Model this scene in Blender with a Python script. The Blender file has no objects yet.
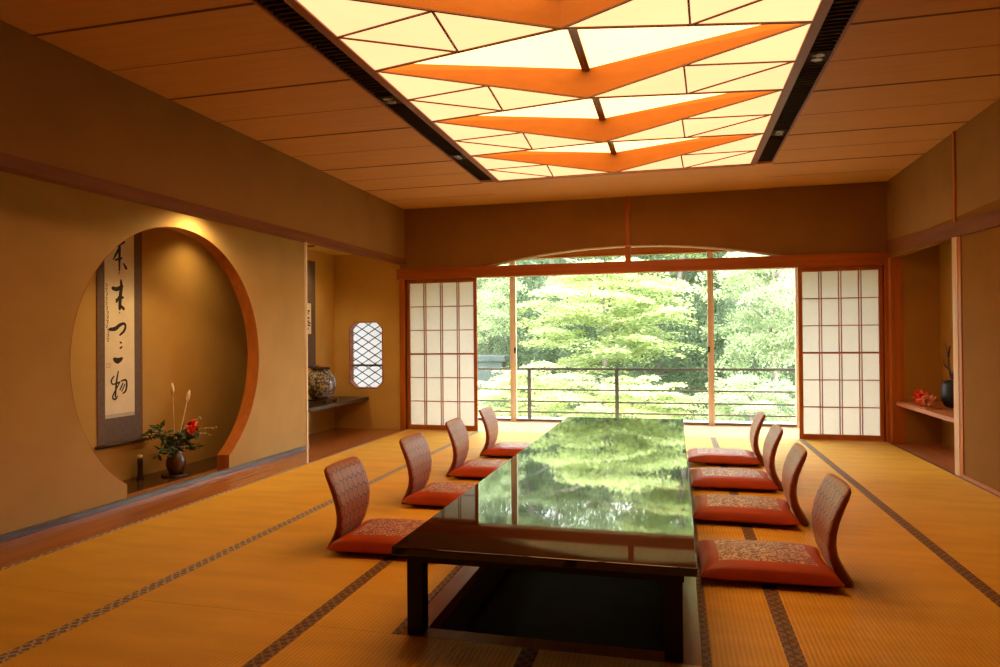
import bpy, math, random
from mathutils import Vector, Matrix
C = bpy.context.scene.collection
PI = math.pi
sc = bpy.context.scene

# ------------------------------------------------------------------ mesh helper
class MB:
    def __init__(s):
        s.v = []; s.f = []; s.m = []
    def add(s, vs, fs, m=0):
        b = len(s.v); s.v += [tuple(p) for p in vs]
        for f in fs:
            s.f.append(tuple(b + i for i in f)); s.m.append(m)
        return s
    def box(s, x0, x1, y0, y1, z0, z1, m=0):
        v = [(x0,y0,z0),(x1,y0,z0),(x1,y1,z0),(x0,y1,z0),(x0,y0,z1),(x1,y0,z1),(x1,y1,z1),(x0,y1,z1)]
        return s.add(v, [(0,3,2,1),(4,5,6,7),(0,1,5,4),(1,2,6,5),(2,3,7,6),(3,0,4,7)], m)
    def bar(s, p, q, w, h=None, up=(0,0,1), m=0):
        p = Vector(p); q = Vector(q); h = h or w
        d = (q - p).normalized(); up = Vector(up)
        if abs(d.dot(up)) > .98: up = Vector((1,0,0))
        a = d.cross(up).normalized(); b = a.cross(d).normalized()
        vs = []
        for c in (p, q):
            for i, j in ((-1,-1),(1,-1),(1,1),(-1,1)):
                vs.append(c + a*(i*w/2) + b*(j*h/2))
        return s.add(vs, [(0,1,2,3),(7,6,5,4),(0,4,5,1),(1,5,6,2),(2,6,7,3),(3,7,4,0)], m)
    def tube(s, pts, rad, n=8, m=0, cap=True):
        pts = [Vector(p) for p in pts]
        if not hasattr(rad, '__len__'): rad = [rad]*len(pts)
        b0 = len(s.v); a = None
        for i, p in enumerate(pts):
            d = (pts[min(i+1, len(pts)-1)] - pts[max(i-1, 0)])
            d = d.normalized() if d.length > 1e-9 else Vector((0,0,1))
            if a is None:
                a = d.cross(Vector((.31,.17,.93))); 
                if a.length < .1: a = d.cross(Vector((1,0,0)))
            a = (a - d*a.dot(d)).normalized(); b = d.cross(a)
            for k in range(n):
                t = 2*PI*k/n
                s.v.append(tuple(p + (a*math.cos(t) + b*math.sin(t))*rad[i]))
        for i in range(len(pts)-1):
            for k in range(n):
                k2 = (k+1) % n
                s.f.append((b0+i*n+k, b0+i*n+k2, b0+(i+1)*n+k2, b0+(i+1)*n+k)); s.m.append(m)
        if cap:
            s.f.append(tuple(b0+k for k in reversed(range(n)))); s.m.append(m)
            e = b0+(len(pts)-1)*n
            s.f.append(tuple(e+k for k in range(n))); s.m.append(m)
        return s
    def lathe(s, prof, n=24, c=(0,0,0), m=0):
        b0 = len(s.v)
        for r, z in prof:
            for k in range(n):
                t = 2*PI*k/n
                s.v.append((c[0]+r*math.cos(t), c[1]+r*math.sin(t), c[2]+z))
        for i in range(len(prof)-1):
            for k in range(n):
                k2 = (k+1) % n
                s.f.append((b0+i*n+k, b0+i*n+k2, b0+(i+1)*n+k2, b0+(i+1)*n+k)); s.m.append(m)
        s.f.append(tuple(b0+k for k in reversed(range(n)))); s.m.append(m)
        e = b0+(len(prof)-1)*n
        s.f.append(tuple(e+k for k in range(n))); s.m.append(m)
        return s
    def blob(s, c, r, n=10, m=0):
        rx, ry, rz = r if hasattr(r, '__len__') else (r, r, r)
        pr = [(math.sin(PI*i/n), -math.cos(PI*i/n)) for i in range(n+1)]
        b0 = len(s.v); k_ = 2*n
        for a, z in pr:
            for k in range(k_):
                t = 2*PI*k/k_
                s.v.append((c[0]+rx*max(a,.01)*math.cos(t), c[1]+ry*max(a,.01)*math.sin(t), c[2]+rz*z))
        for i in range(n):
            for k in range(k_):
                k2 = (k+1) % k_
                s.f.append((b0+i*k_+k, b0+i*k_+k2, b0+(i+1)*k_+k2, b0+(i+1)*k_+k)); s.m.append(m)
        return s
    def mesh(s, name, mats, smooth=False):
        me = bpy.data.meshes.new(name)
        me.from_pydata(s.v, [], s.f)
        for mt in (mats if isinstance(mats, (list, tuple)) else [mats]): me.materials.append(mt)
        me.polygons.foreach_set('material_index', s.m)
        if smooth: me.polygons.foreach_set('use_smooth', [True]*len(s.f))
        me.update(); me.validate()
        return me
    def build(s, name, mats, parent=None, smooth=False, bevel=0, angle=None):
        o = bpy.data.objects.new(name, s.mesh(name, mats, smooth)); C.objects.link(o)
        if parent is not None:
            o.parent = parent
        if bevel:
            b = o.modifiers.new('bev', 'BEVEL'); b.width = bevel; b.segments = 2; b.limit_method = 'ANGLE'; b.angle_limit = .6
        return o

def tag(o, label, cat, group=None, kind=None):
    o['label'] = label; o['category'] = cat
    if group: o['group'] = group
    if kind: o['kind'] = kind
    return o
def thing(name, label, cat, loc=(0,0,0), rz=0, group=None):
    o = bpy.data.objects.new(name, None); C.objects.link(o)
    o.empty_display_size = .1
    o.location = loc; o.rotation_euler = (0,0,rz)
    return tag(o, label, cat, group)
def at_world(o, root):
    """keep a part built in world coordinates in place under a root that sits at loc (no rotation)"""
    o.parent = root; o.matrix_parent_inverse = Matrix.Translation(root.location).inverted()
    return o
def struct(o, label=None, cat=None):
    o['kind'] = 'structure'
    if label: o['label'] = label
    if cat: o['category'] = cat
    return o
def copy_tree(o, parent=None):
    c = o.copy(); C.objects.link(c); c.parent = parent
    for ch in o.children: copy_tree(ch, c)
    return c

# ------------------------------------------------------------------ materials
class N:
    """small node-graph writer"""
    def __init__(s, name):
        s.mat = bpy.data.materials.new(name); s.mat.use_nodes = True
        s.t = s.mat.node_tree; s.t.nodes.clear()
        s.out = s.t.nodes.new('ShaderNodeOutputMaterial')
    def n(s, typ, _in=None, **kw):
        x = s.t.nodes.new('ShaderNode'+typ)
        for k, v in kw.items(): setattr(x, k, v)
        for k, v in (_in or {}).items():
            sk = x.inputs[k]
            if isinstance(v, bpy.types.NodeSocket): s.t.links.new(v, sk)
            else: sk.default_value = v
        return x
    def math(s, op, a, b=0.0, c=0.0):
        return s.n('Math', {0:a, 1:b, 2:c}, operation=op).outputs[0]
    def mix(s, f, a, b):
        x = s.n('Mix', data_type='RGBA')
        for k, v in (('Factor', f), ('A', a), ('B', b)):
            sk = [i for i in x.inputs if i.name == k and i.enabled][0]
            if isinstance(v, bpy.types.NodeSocket): s.t.links.new(v, sk)
            else: sk.default_value = v
        return [o for o in x.outputs if o.enabled][0]
    def ramp(s, f, *stops):
        r = s.n('ValToRGB', {'Fac': f})
        e = r.color_ramp.elements
        while len(e) < len(stops): e.new(.5)
        for i, (p, c) in enumerate(stops): e[i].position = p; e[i].color = c4(c)
        return r.outputs['Color']
    def surf(s, sh):
        s.t.links.new(sh, s.out.inputs['Surface']); return s.mat
    def pbsdf(s, col, rough=.5, spec=.5, bump=None, **kw):
        d = {'Base Color': col if isinstance(col, bpy.types.NodeSocket) else c4(col), 'Roughness': rough, 'Specular IOR Level': spec}
        d.update(kw)
        if bump is not None: d['Normal'] = bump
        return s.n('BsdfPrincipled', d).outputs[0]
    def bump(s, h, st=.3, dist=.01):
        return s.n('Bump', {'Height': h, 'Strength': st, 'Distance': dist}).outputs[0]
    def co(s, scale=(1,1,1), rot=(0,0,0), src='Object'):
        tc = s.n('TexCoord').outputs[src]
        return s.n('Mapping', {'Vector': tc, 'Scale': scale, 'Rotation': rot}).outputs[0]
    def noise(s, co, scale, detail=3, rough=.5):
        return s.n('TexNoise', {'Vector': co, 'Scale': scale, 'Detail': detail, 'Roughness': rough}).outputs[0]
def c4(c): return tuple(c) + (1,) if len(c) == 3 else tuple(c)
def sc_(c, k): return tuple(min(1, x*k) for x in c)

def plain(name, col, rough=.5, spec=.5, var=.12, nscale=6, bump=0, metal=0):
    g = N(name); co = g.co()
    nz = g.noise(co, nscale)
    colr = g.ramp(nz, (.3, sc_(col, 1-var)), (.7, sc_(col, 1+var)))
    b = g.bump(g.noise(co, nscale*30), bump, .004) if bump else None
    return g.surf(g.pbsdf(colr, rough, spec, b, Metallic=metal))
def wood(name, col, rough=.45, spec=.4, axis='Y', scale=1.0, contrast=.25):
    g = N(name)
    st = {'X': (.6,9,9), 'Y': (9,.6,9), 'Z': (9,9,.6)}[axis]
    co = g.co(tuple(k*scale for k in st))
    a = g.noise(co, 2.2, 5, .6)
    colr = g.ramp(a, (.3, sc_(col, 1-contrast)), (.55, col), (.75, sc_(col, 1+contrast*.7)))
    return g.surf(g.pbsdf(colr, rough, spec, g.bump(a, .08, .004)))
M = {}
def wallpaper(name, col, var=.06):
    g = N(name); co = g.co()
    a = g.noise(co, 3, 4); b = g.noise(co, 220, 2)
    colr = g.ramp(a, (.3, sc_(col, 1-var)), (.7, sc_(col, 1+var)))
    return g.surf(g.pbsdf(colr, .9, .15, g.bump(b, .25, .002)))
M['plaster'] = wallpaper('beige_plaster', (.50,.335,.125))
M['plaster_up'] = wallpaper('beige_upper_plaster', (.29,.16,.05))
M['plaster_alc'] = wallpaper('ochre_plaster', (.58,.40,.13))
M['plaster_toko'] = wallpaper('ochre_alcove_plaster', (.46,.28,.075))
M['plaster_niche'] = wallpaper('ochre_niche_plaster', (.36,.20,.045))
M['fusuma'] = wallpaper('fusuma_paper', (.22,.10,.012))
M['ceil'] = wood('ceiling_board', (.62,.32,.11), .6, .25, 'X', 1, .08)
M['ceil_gap'] = plain('ceiling_groove', (.14,.06,.03), .8)
M['redwood'] = wood('red_brown_wood', (.42,.125,.016), .4, .35, 'Z')
M['redwood_x'] = wood('red_brown_wood_across', (.40,.115,.013), .4, .35, 'X')
M['redwood_y'] = wood('red_brown_wood_along', (.42,.15,.05), .4, .4, 'Y')
M['rail_y'] = wood('dark_rail_wood', (.19,.065,.018), .5, .2, 'Y')
M['board'] = wood('polished_floor_board', (.36,.13,.035), .22, .5, 'Y')
M['engawa'] = wood('engawa_floor_board', (.68,.52,.33), .22, .5, 'X')
M['lightwood'] = wood('light_wood', (.62,.40,.22), .5, .3, 'Z')
M['postwood'] = wood('lit_post_wood', (.85,.74,.58), .45, .35, 'Z')  # light wood made paler; the light on the post is in its colour
M['framewood'] = wood('door_frame_wood', (.72,.54,.38), .45, .35, 'Z')
M['dark'] = plain('dark_shelf_lacquer', (.045,.025,.016), .3, .5)
M['tokofloor'] = plain('dark_alcove_floor', (.055,.022,.010), .2, .5)
M['sashrail'] = plain('brown_sash_rail', (.16,.10,.06), .5, .3)
M['track'] = plain('dark_track', (.12,.12,.13), .3, .5)
M['slot'] = plain('dark_vent', (.035,.016,.009), .8, .2)
M['slotframe'] = wood('vent_frame', (.30,.11,.05), .45, .4, 'Y')
M['chrome'] = plain('chrome_ring', (.20,.17,.15), .25, .5, metal=1)
M['metal'] = plain('grey_rail_metal', (.11,.10,.08), .5, .5)
M['deck'] = plain('grey_deck', (.35,.34,.31), .8)
M['shell'] = plain('outer_shell', (.45,.40,.33), .9)
M['black'] = plain('black_fitting', (.012,.012,.012), .5, .25)
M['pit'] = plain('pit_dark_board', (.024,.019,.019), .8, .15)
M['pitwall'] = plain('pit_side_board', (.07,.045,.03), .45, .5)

def tatami():
    g = N('tatami_rush'); tc = g.n('TexCoord').outputs['Object']
    w = g.n('TexWave', {'Vector': tc, 'Scale': 17.0, 'Distortion': .15, 'Detail': 1.0}, wave_type='BANDS', bands_direction='X').outputs['Fac']
    w2 = g.n('TexWave', {'Vector': tc, 'Scale': 70.0, 'Distortion': .5}, wave_type='BANDS', bands_direction='Y').outputs['Fac']
    nz = g.noise(g.co((.8,3,1)), 2.5, 4)
    base = g.ramp(nz, (.3, (.67,.40,.033)), (.7, (.82,.51,.050)))
    col = g.mix(g.math('MULTIPLY', w, .35), base, (.40,.20,.018,1))
    h = g.math('ADD', g.math('MULTIPLY', w, -1.0), g.math('MULTIPLY', w2, .25))
    return g.surf(g.pbsdf(col, .52, .28, g.bump(h, .35, .003)))
M['tatami'] = tatami()
def heri(name, a, b):
    g = N(name); tc = g.n('TexCoord').outputs['Object']
    s = g.n('SeparateXYZ', {0: tc})
    u = g.math('PINGPONG', g.math('MULTIPLY', s.outputs[1], 1.0), .028)
    v = g.math('PINGPONG', s.outputs[0], .024)
    d = g.math('ADD', u, v)
    m = g.math('LESS_THAN', g.math('ABSOLUTE', g.math('SUBTRACT', d, .026)), .008)
    nz = g.math('GREATER_THAN', g.noise(tc, 90, 1), .42)
    return g.surf(g.pbsdf(g.mix(g.math('MULTIPLY', m, nz), c4(a), c4(b)), .6, .35))
M['heri'] = heri('brown_brocade_edging', (.115,.055,.022), (.27,.17,.075))
M['heri_window_sheen'] = heri('brocade_edging_window_sheen', (.20,.145,.085), (.50,.44,.34))  # same edging, paler: the window's reflection is put into the colour

def lacquer():
    g = N('black_lacquer')
    nz = g.noise(g.co(), 1.7, 2)
    b = g.bump(nz, .012, .01)
    return g.surf(g.pbsdf((.012,.006,.005), .03, .5, b, **{'IOR': 1.68}))
M['lacquer'] = lacquer()
M['lacquer_leg'] = plain('black_lacquer_leg', (.010,.006,.005), .4, .25)

def hexcloth():
    g = N('hexagon_quilted_cloth'); tc = g.n('TexCoord').outputs['UV']
    S = g.n('VectorMath', {0: tc, 1: (1/.060, 1/.066, 0)}, operation='MULTIPLY').outputs[0]
    r = (1.0, 1.7320508, 1.0); h = (.5, .8660254, .5)
    def cell(v):
        m = g.n('VectorMath', {0: v, 1: r}, operation='MODULO').outputs[0]
        return g.n('VectorMath', {0: m, 1: h}, operation='SUBTRACT').outputs[0]
    P0 = g.n('VectorMath', {0: S, 1: (50, 50*1.7320508, 0)}, operation='ADD').outputs[0]
    a = cell(P0)
    b = cell(g.n('VectorMath', {0: P0, 1: h}, operation='SUBTRACT').outputs[0])
    def d2(v):
        x = g.n('SeparateXYZ', {0: v})
        return g.math('ADD', g.math('MULTIPLY', x.outputs[0], x.outputs[0]), g.math('MULTIPLY', x.outputs[1], x.outputs[1]))
    f = g.math('LESS_THAN', d2(a), d2(b))
    mx = g.n('Mix', {'Factor': f}, data_type='VECTOR')
    g.t.links.new(b, [i for i in mx.inputs if i.name == 'A' and i.enabled][0])
    g.t.links.new(a, [i for i in mx.inputs if i.name == 'B' and i.enabled][0])
    gv = g.n('SeparateXYZ', {0: [o for o in mx.outputs if o.enabled][0]})
    ax = g.math('ABSOLUTE', gv.outputs[0]); ay = g.math('ABSOLUTE', gv.outputs[1])
    ed = g.math('MAXIMUM', ax, g.math('ADD', g.math('MULTIPLY', ax, .5), g.math('MULTIPLY', ay, .8660254)))
    line = g.n('MapRange', {0: ed, 1: .40, 2: .475, 3: 0.0, 4: 1.0}).outputs[0]
    nz = g.noise(g.co(), 60, 2)
    base = g.ramp(nz, (.3, (.28,.065,.024)), (.7, (.40,.105,.042)))
    col = g.mix(line, base, (.11,.028,.016,1))
    return g.surf(g.pbsdf(col, .40, .7, g.bump(g.math('SUBTRACT', g.math('MULTIPLY', nz, .2), line), .35, .005), **{'Sheen Weight': .35, 'Sheen Roughness': .3, 'Sheen Tint': (1,.8,.75,1)}))
M['hex'] = hexcloth()
M['chair_side'] = plain('red_brown_chair_cloth', (.25,.045,.014), .5, .4, .12, 30, .2)
M['cush_side'] = plain('orange_red_cushion_cloth', (.40,.054,.002), .45, .3, .10, 8, .08)
def brocade():
    g = N('cushion_brocade'); co = g.co()
    a = g.n('TexNoise', {'Vector': co, 'Scale': 26.0, 'Detail': 2.0, 'Distortion': 1.8}).outputs[0]
    k = g.n('MapRange', {0: g.math('ABSOLUTE', g.math('SUBTRACT', a, .5)), 1: .035, 2: .06, 3: 1.0, 4: 0.0}).outputs[0]
    col = g.mix(k, (.20,.022,.006,1), (.74,.44,.24,1))
    return g.surf(g.pbsdf(col, .42, .5, g.bump(k, .3, .004), **{'Sheen Weight': .15, 'Sheen Roughness': .3}))
M['brocade'] = brocade()
M['seatboard'] = plain('dark_seat_board', (.05,.02,.01), .5)

def paper(name, col, tr=.5):
    g = N(name); nz = g.noise(g.co(), 40, 3)
    c = g.ramp(nz, (.3, sc_(col, .96)), (.7, col))
    d = g.n('BsdfDiffuse', {'Color': c}).outputs[0]; t = g.n('BsdfTranslucent', {'Color': c}).outputs[0]
    return g.surf(g.n('MixShader', {0: tr, 1: d, 2: t}).outputs[0])
M['shoji'] = paper('shoji_paper', (.68,.65,.56), .37)
M['frost'] = paper('frosted_pane', (.32,.325,.36), .6)
def glass():
    g = N('window_glass')
    bf = g.n('NewGeometry').outputs['Backfacing']
    fr = g.n('Fresnel', {'IOR': g.math('SUBTRACT', 1.45, g.math('MULTIPLY', bf, 1.45-1/1.45))}).outputs[0]
    tr = g.n('BsdfTransparent', {'Color': (.97,.985,.975,1)}).outputs[0]
    gl = g.n('BsdfGlossy', {'Color': (1,1,1,1), 'Roughness': .0}).outputs[0]
    return g.surf(g.n('MixShader', {0: fr, 1: tr, 2: gl}).outputs[0])
M['glass'] = glass()
def emit(name, col, st, nscale=1.2, var=.12):
    g = N(name); nz = g.noise(g.co(), nscale, 2)
    s = g.math('MULTIPLY_ADD', nz, st*var*2, st*(1-var))
    return g.surf(g.n('Emission', {'Color': c4(col), 'Strength': s}).outputs[0])
LAMP_TOP, LAMP_LOW = 5.0, 2.1
M['lamp_top'] = emit('lit_upper_panel', (1,.445,.158), LAMP_TOP)
M['lamp_low'] = emit('lit_lower_panel', (1,.445,.20), LAMP_LOW)
M['lampwood'] = wood('lamp_orange_wood', (.44,.185,.022), .5, .3, 'X', 1, .10)
M['lampbar'] = plain('lamp_dark_bar', (.17,.075,.022), .5)
M['bulb'] = emit('downlight_bulb', (1,.66,.3), 2.5)

def leaf(name, col, tr=.45, var=.35):
    g = N(name)
    nz = g.noise(g.co(), 2.3, 3); nf = g.noise(g.co(), 23, 1)
    mixn = g.math('ADD', g.math('MULTIPLY', nz, .6), g.math('MULTIPLY', nf, .4))
    c = g.ramp(mixn, (.35, sc_(col, 1-var)), (.65, sc_(col, 1+var)))
    d = g.n('BsdfDiffuse', {'Color': c}).outputs[0]
    t = g.n('BsdfTranslucent', {'Color': c}).outputs[0]
    return g.surf(g.n('MixShader', {0: tr, 1: d, 2: t}).outputs[0])
M['maple'] = leaf('yellow_green_leaf', (.47,.54,.25))
M['pale'] = leaf('pale_green_leaf', (.36,.43,.24))
M['ever'] = leaf('grey_green_leaf', (.14,.19,.11))
M['bark'] = plain('pale_bark', (.20,.17,.14), .9, .2, .3, 8, .5)
M['soil'] = plain('mossy_slope', (.05,.07,.03), .95, .1, .4, 1.5, .5)
M['stone'] = plain('grey_stone', (.06,.075,.068), .9, .2, .2, 3, .4)

# ------------------------------------------------------------------ key sizes (metres)
XS, XB, XR = -3.491, -3.992, 2.327     # tatami edge, recessed wall face, far side wall
YB, ZC, YF = 8.589, 2.9325, -1.6       # window wall face, ceiling, wall behind the camera
ZR = 3.35
TK = -4.65                             # tokonoma back
AL = -4.53                             # shelf alcove back

# ------------------------------------------------------------------ camera
F = 688.7621
ROT = [[0.9690342, 0.2467766, -0.0085988], [0.0101415, -0.0049812, 0.9999362], [-0.246718, 0.9690596, 0.0073296]]
cam_d = bpy.data.cameras.new('camera'); cam = bpy.data.objects.new('camera', cam_d); C.objects.link(cam)
cam_d.sensor_width = 36; cam_d.lens = F/1000*36; cam_d.clip_start = .05; cam_d.clip_end = 200
mw = Matrix.Identity(4)
for i in range(3):
    mw[i][0] = ROT[0][i]; mw[i][1] = ROT[1][i]; mw[i][2] = -ROT[2][i]
mw.translation = (0,0,1.2)
cam.matrix_world = mw
sc.camera = cam

# ------------------------------------------------------------------ shell
def colwall(mb, axis, f0, f1, cols, m=0):
    """vertical wall made of columns: (s0, s1, [(zlo_at_s0, zlo_at_s1, zhi_at_s0, zhi_at_s1)...]); axis = the running axis"""
    P = (lambda s, d, z: (s, d, z)) if axis == 'X' else (lambda s, d, z: (d, s, z))
    for s0, s1, ivs in cols:
        for a0, a1, b0, b1 in ivs:
            if b0-a0 < 1e-4 and b1-a1 < 1e-4: continue
            v = [P(s0,f0,a0),P(s1,f0,a1),P(s1,f1,a1),P(s0,f1,a0),P(s0,f0,b0),P(s1,f0,b1),P(s1,f1,b1),P(s0,f1,b0)]
            mb.add(v, [(0,3,2,1),(4,5,6,7),(0,1,5,4),(1,2,6,5),(2,3,7,6),(3,0,4,7)], m)
PX0, PX1, PY0, PY1 = -1.01, -.005, 2.71, 6.80     # sunken leg well
fl = MB()
fl.box(-5.4, PX0-.09, YF-.2, YB, -.35, -.056); fl.box(PX1+.09, 3.4, YF-.2, YB, -.35, -.056)
fl.box(PX0-.09, PX1+.09, YF-.2, PY0-.09, -.35, -.056); fl.box(PX0-.09, PX1+.09, PY1+.09, YB, -.35, -.056)
fl.box(PX0-.09, PX1+.09, PY0-.09, PY1+.09, -.35, -.25)
struct(fl.build('floor', M['shell']))
rf = MB(); rf.box(-5.4, 3.4, YF-.2, 9.95, ZR, ZR+.15); struct(rf.build('roof_sky_block', M['shell']))  # unseen slab, added to block the sky above the ceiling
w = MB(); w.box(-5.4, 3.4, YF-.15, YF, -.3, ZR); struct(w.build('wall_front', M['fusuma']))
w = MB(); w.box(-5.4, -5.25, YF, YB+.16, -.3, ZR); struct(w.build('wall_light_seal_left', M['shell']))  # unseen, added behind the alcoves to keep daylight from leaking in
w = MB(); w.box(3.25, 3.4, YF, YB+.16, -.3, ZR); struct(w.build('wall_light_seal_right', M['shell']))  # unseen, added behind the niche as a seal against stray daylight

# ceiling: boards with fine grooves, on both sides of the light well
LX0, LX1, LY0, LY1 = -1.85, .745, 2.93, 7.30
SL, SR = -2.075, .962
seams = [YF, -.13, .945, 2.03, 3.108, 4.186, 5.266, 6.36, 7.376, YB]
ce = MB()
for x0, x1 in ((XS-.02, SL), (SR, XR+.05)):
    for a, b in zip(seams[:-1], seams[1:]):
        ce.box(x0, x1, a+.006, b-.006, ZC, ZC+.03)
ce.box(SL, SR, LY1+.045, YB, ZC, ZC+.03); ce.box(SL, SR, YF, LY0-.045, ZC, ZC+.03)
ce.box(XS-.02, SL, YF, YB, ZC+.03, ZC+.06, 1); ce.box(SR, XR+.05, YF, YB, ZC+.03, ZC+.06, 1)
for x0, x1 in ((XS, SL), (SR, XR)):
    for a, b in zip(seams[:-1], seams[1:]):
        ce.box(x0, x1, b-.009, b+.009, ZC-.003, ZC+.02, 1)
        ce.box(x0, x1, (a+b)/2-.003, (a+b)/2+.003, ZC-.0012, ZC+.02, 1)
struct(ce.build('ceiling', [M['ceil'], M['ceil_gap']]))

# soffit wall over the alcoves and its rail
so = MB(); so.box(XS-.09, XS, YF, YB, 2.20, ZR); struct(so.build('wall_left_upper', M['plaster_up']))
r_ = MB()
v = []
for y, z0, z1 in ((YF, 2.10, 2.17), (YB, 2.20, 2.275)):
    v += [(XS-.10,y,z0),(XS+.012,y,z0),(XS+.012,y,z1),(XS-.10,y,z1)]
r_.add(v, [(3,2,1,0),(4,5,6,7),(0,1,5,4),(1,2,6,5),(2,3,7,6),(3,0,4,7)])
struct(r_.build('trim_1', M['rail_y']))
rc = MB(); rc.box(-5.25, XS-.09, YF, YB, 2.36, 2.42); struct(rc.build('ceiling_alcove', M['plaster_alc']))

# moon-window wall
CY, CZ, CR = 4.915, 1.05, 1.098
LEG0, LEG1 = 4.316, 5.535
ys = sorted(set([CY + CR*math.cos(PI*k/72) for k in range(73)] + [LEG0, LEG1]))
cols = [(YF, CY-CR, [(0,0,2.36,2.36)]), (CY+CR, 6.885, [(0,0,2.36,2.36)])]
def circ(y): return math.sqrt(max(0, CR*CR-(y-CY)**2))
for a, b in zip(ys[:-1], ys[1:]):
    iv = [(CZ+circ(a), CZ+circ(b), 2.36, 2.36)]
    if not (a >= LEG0-1e-6 and b <= LEG1+1e-6): iv.append((0,0,CZ-circ(a),CZ-circ(b)))
    cols.append((a, b, iv))
mwall = MB(); colwall(mwall, 'Y', XB-.10, XB, cols); struct(mwall.build('wall_left', M['plaster']))
ring = MB()
a0 = math.atan2(-circ(LEG1), LEG1-CY); a1 = math.atan2(-circ(LEG0), LEG0-CY) + 2*PI
prof = []
nn = 96
prof.append((LEG1, 0.0)); 
for k in range(nn+1):
    t = a0 + (a1-a0)*k/nn
    prof.append((CY+CR*math.cos(t), CZ+CR*math.sin(t)))
prof.append((LEG0, 0.0))
for i, (y, z) in enumerate(prof):
    if i in (0, len(prof)-1): oy, oz = (y + (-.004 if i == 0 else .004), z)
    else:
        d = math.hypot(y-CY, z-CZ); oy, oz = CY+(y-CY)*(d-.004)/d, CZ+(z-CZ)*(d-.004)/d
    for x in (XB+.001, XB-.125): ring.v += [(x, y, z), (x, oy, oz)]
for i in range(len(prof)-1):
    b = i*4
    for q in ((0,1,5,4),(3,2,6,7),(1,3,7,5),(2,0,4,6)): ring.f.append(tuple(b+k for k in q)); ring.m.append(0)
struct(ring.build('trim_2', M['redwood']), 'red wood lining of the round moon window', 'window lining')
tr = MB(); tr.box(XB, XB+.055, YF, 6.88, 0, .032); tr.box(XB+.018, XB+.036, YF, 6.88, .032, .036)
struct(tr.build('trim_3', M['track']))
jb = MB(); jb.box(XB-.2, XS-.002, YF, YB-.002, -.05, -.001); jb.box(AL, XB-.2, 6.885, YB-.002, -.05, -.001)
struct(jb.build('floor_board', M['board']))
tf = MB(); tf.box(TK, XB-.2, 1.2, 6.80, -.05, -.001); struct(tf.build('floor_alcove', M['tokofloor']))
tw = MB(); tw.box(TK-.08, TK, 1.2, 6.80, -.05, 2.36); tw.box(TK-.08, XB-.1, 6.80, 6.885, -.05, 2.36); tw.box(TK-.08, XB-.1, 1.1, 1.2, -.05, 2.36)
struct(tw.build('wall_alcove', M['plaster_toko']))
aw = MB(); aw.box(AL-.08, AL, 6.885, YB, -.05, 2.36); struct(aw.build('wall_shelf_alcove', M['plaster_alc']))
sp = MB(); sp.box(XS-.022, XS-.004, 6.06, 6.082, -.001, 2.16)
struct(sp.build('trim_4', M['postwood']))

# window wall: lattice window, wide opening, arch
LW0, LW1, LZ0, LZ1, CH = -4.305, -3.815, .545, 1.44, .085
OX0, OX1 = -3.485, 2.285
LINT0, LINT1 = 2.00, 2.135
AX0, AX1, AXC, AZ0, AZ1 = -2.37, 1.235, -.565, LINT1-.004, 2.325
def arch(x):
    # flat circular arch
    hw = (AX1-AX0)/2; xm = (AX0+AX1)/2; hgt = AZ1-AZ0; R = (hw*hw+hgt*hgt)/(2*hgt)
    return AZ1-R+math.sqrt(R*R-(x-xm)**2)
cols = [(-5.25, LW0, [(-.3,-.3,ZR,ZR)])]
for a, b, lo0, lo1, hi0, hi1 in ((LW0, LW0+CH, LZ0+CH, LZ0, LZ1-CH, LZ1), (LW0+CH, LW1-CH, LZ0, LZ0, LZ1, LZ1), (LW1-CH, LW1, LZ0, LZ0+CH, LZ1, LZ1-CH)):
    cols.append((a, b, [(-.3,-.3,lo0,lo1), (hi0,hi1,ZR,ZR)]))
cols.append((LW1, OX0, [(-.3,-.3,ZR,ZR)]))
cols.append((OX0, AX0, [(-.3,-.3,-.06,-.06), (LINT0,LINT0,ZR,ZR)]))
xs = [AX0+(AX1-AX0)*k/48 for k in range(49)]
for a, b in zip(xs[:-1], xs[1:]): cols.append((a, b, [(-.3,-.3,-.06,-.06), (arch(a),arch(b),ZR,ZR)]))
cols.append((AX1, OX1, [(-.3,-.3,-.06,-.06), (LINT0,LINT0,ZR,ZR)]))
cols.append((OX1, 3.25, [(-.3,-.3,ZR,ZR)]))
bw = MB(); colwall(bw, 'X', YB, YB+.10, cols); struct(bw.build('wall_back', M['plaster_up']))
bl = MB(); bl.box(AL, -3.56, YB-.004, YB-.0005, 0, LZ0); bl.box(AL, -3.56, YB-.004, YB-.0005, LZ1, 2.36)
bl.box(AL, LW0, YB-.004, YB-.0005, LZ0, LZ1); bl.box(LW1, -3.56, YB-.004, YB-.0005, LZ0, LZ1)
for sx, x in ((1, LW0), (-1, LW1)):
    for sz, z in ((1, LZ0), (-1, LZ1)):
        bl.add([(x,YB-.004,z),(x+sx*CH,YB-.004,z),(x,YB-.004,z+sz*CH)], [(0,1,2)])
struct(bl.build('wall_alcove_end', M['plaster_alc']))
li = MB(); li.box(XS-.10, XR, YB-.035, YB+.11, LINT0-.005, LINT1); struct(li.build('trim_5', M['redwood_x']))
ae = MB()
pts = [(x, YB-.006, arch(x)-.002) for x in xs]
for i in range(len(pts)-1): ae.bar(pts[i], pts[i+1], .13, .012)
for ob in [ae.build('trim_6', M['lightwood'])]: ob.location.y = .05; struct(ob)
cp = MB(); cp.box(-.580,-.530,YB-.015,YB-.0005,AZ1+.01,ZC); cp.box(-.588,-.522,YB-.02,YB+.08,LINT1,AZ1+.01); struct(cp.build('trim_7', M['redwood']))
pl = MB(); pl.box(-3.56, OX0, YB-.03, YB+.10, 0, LINT0-.005); struct(pl.build('trim_8', M['redwood']))
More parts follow.
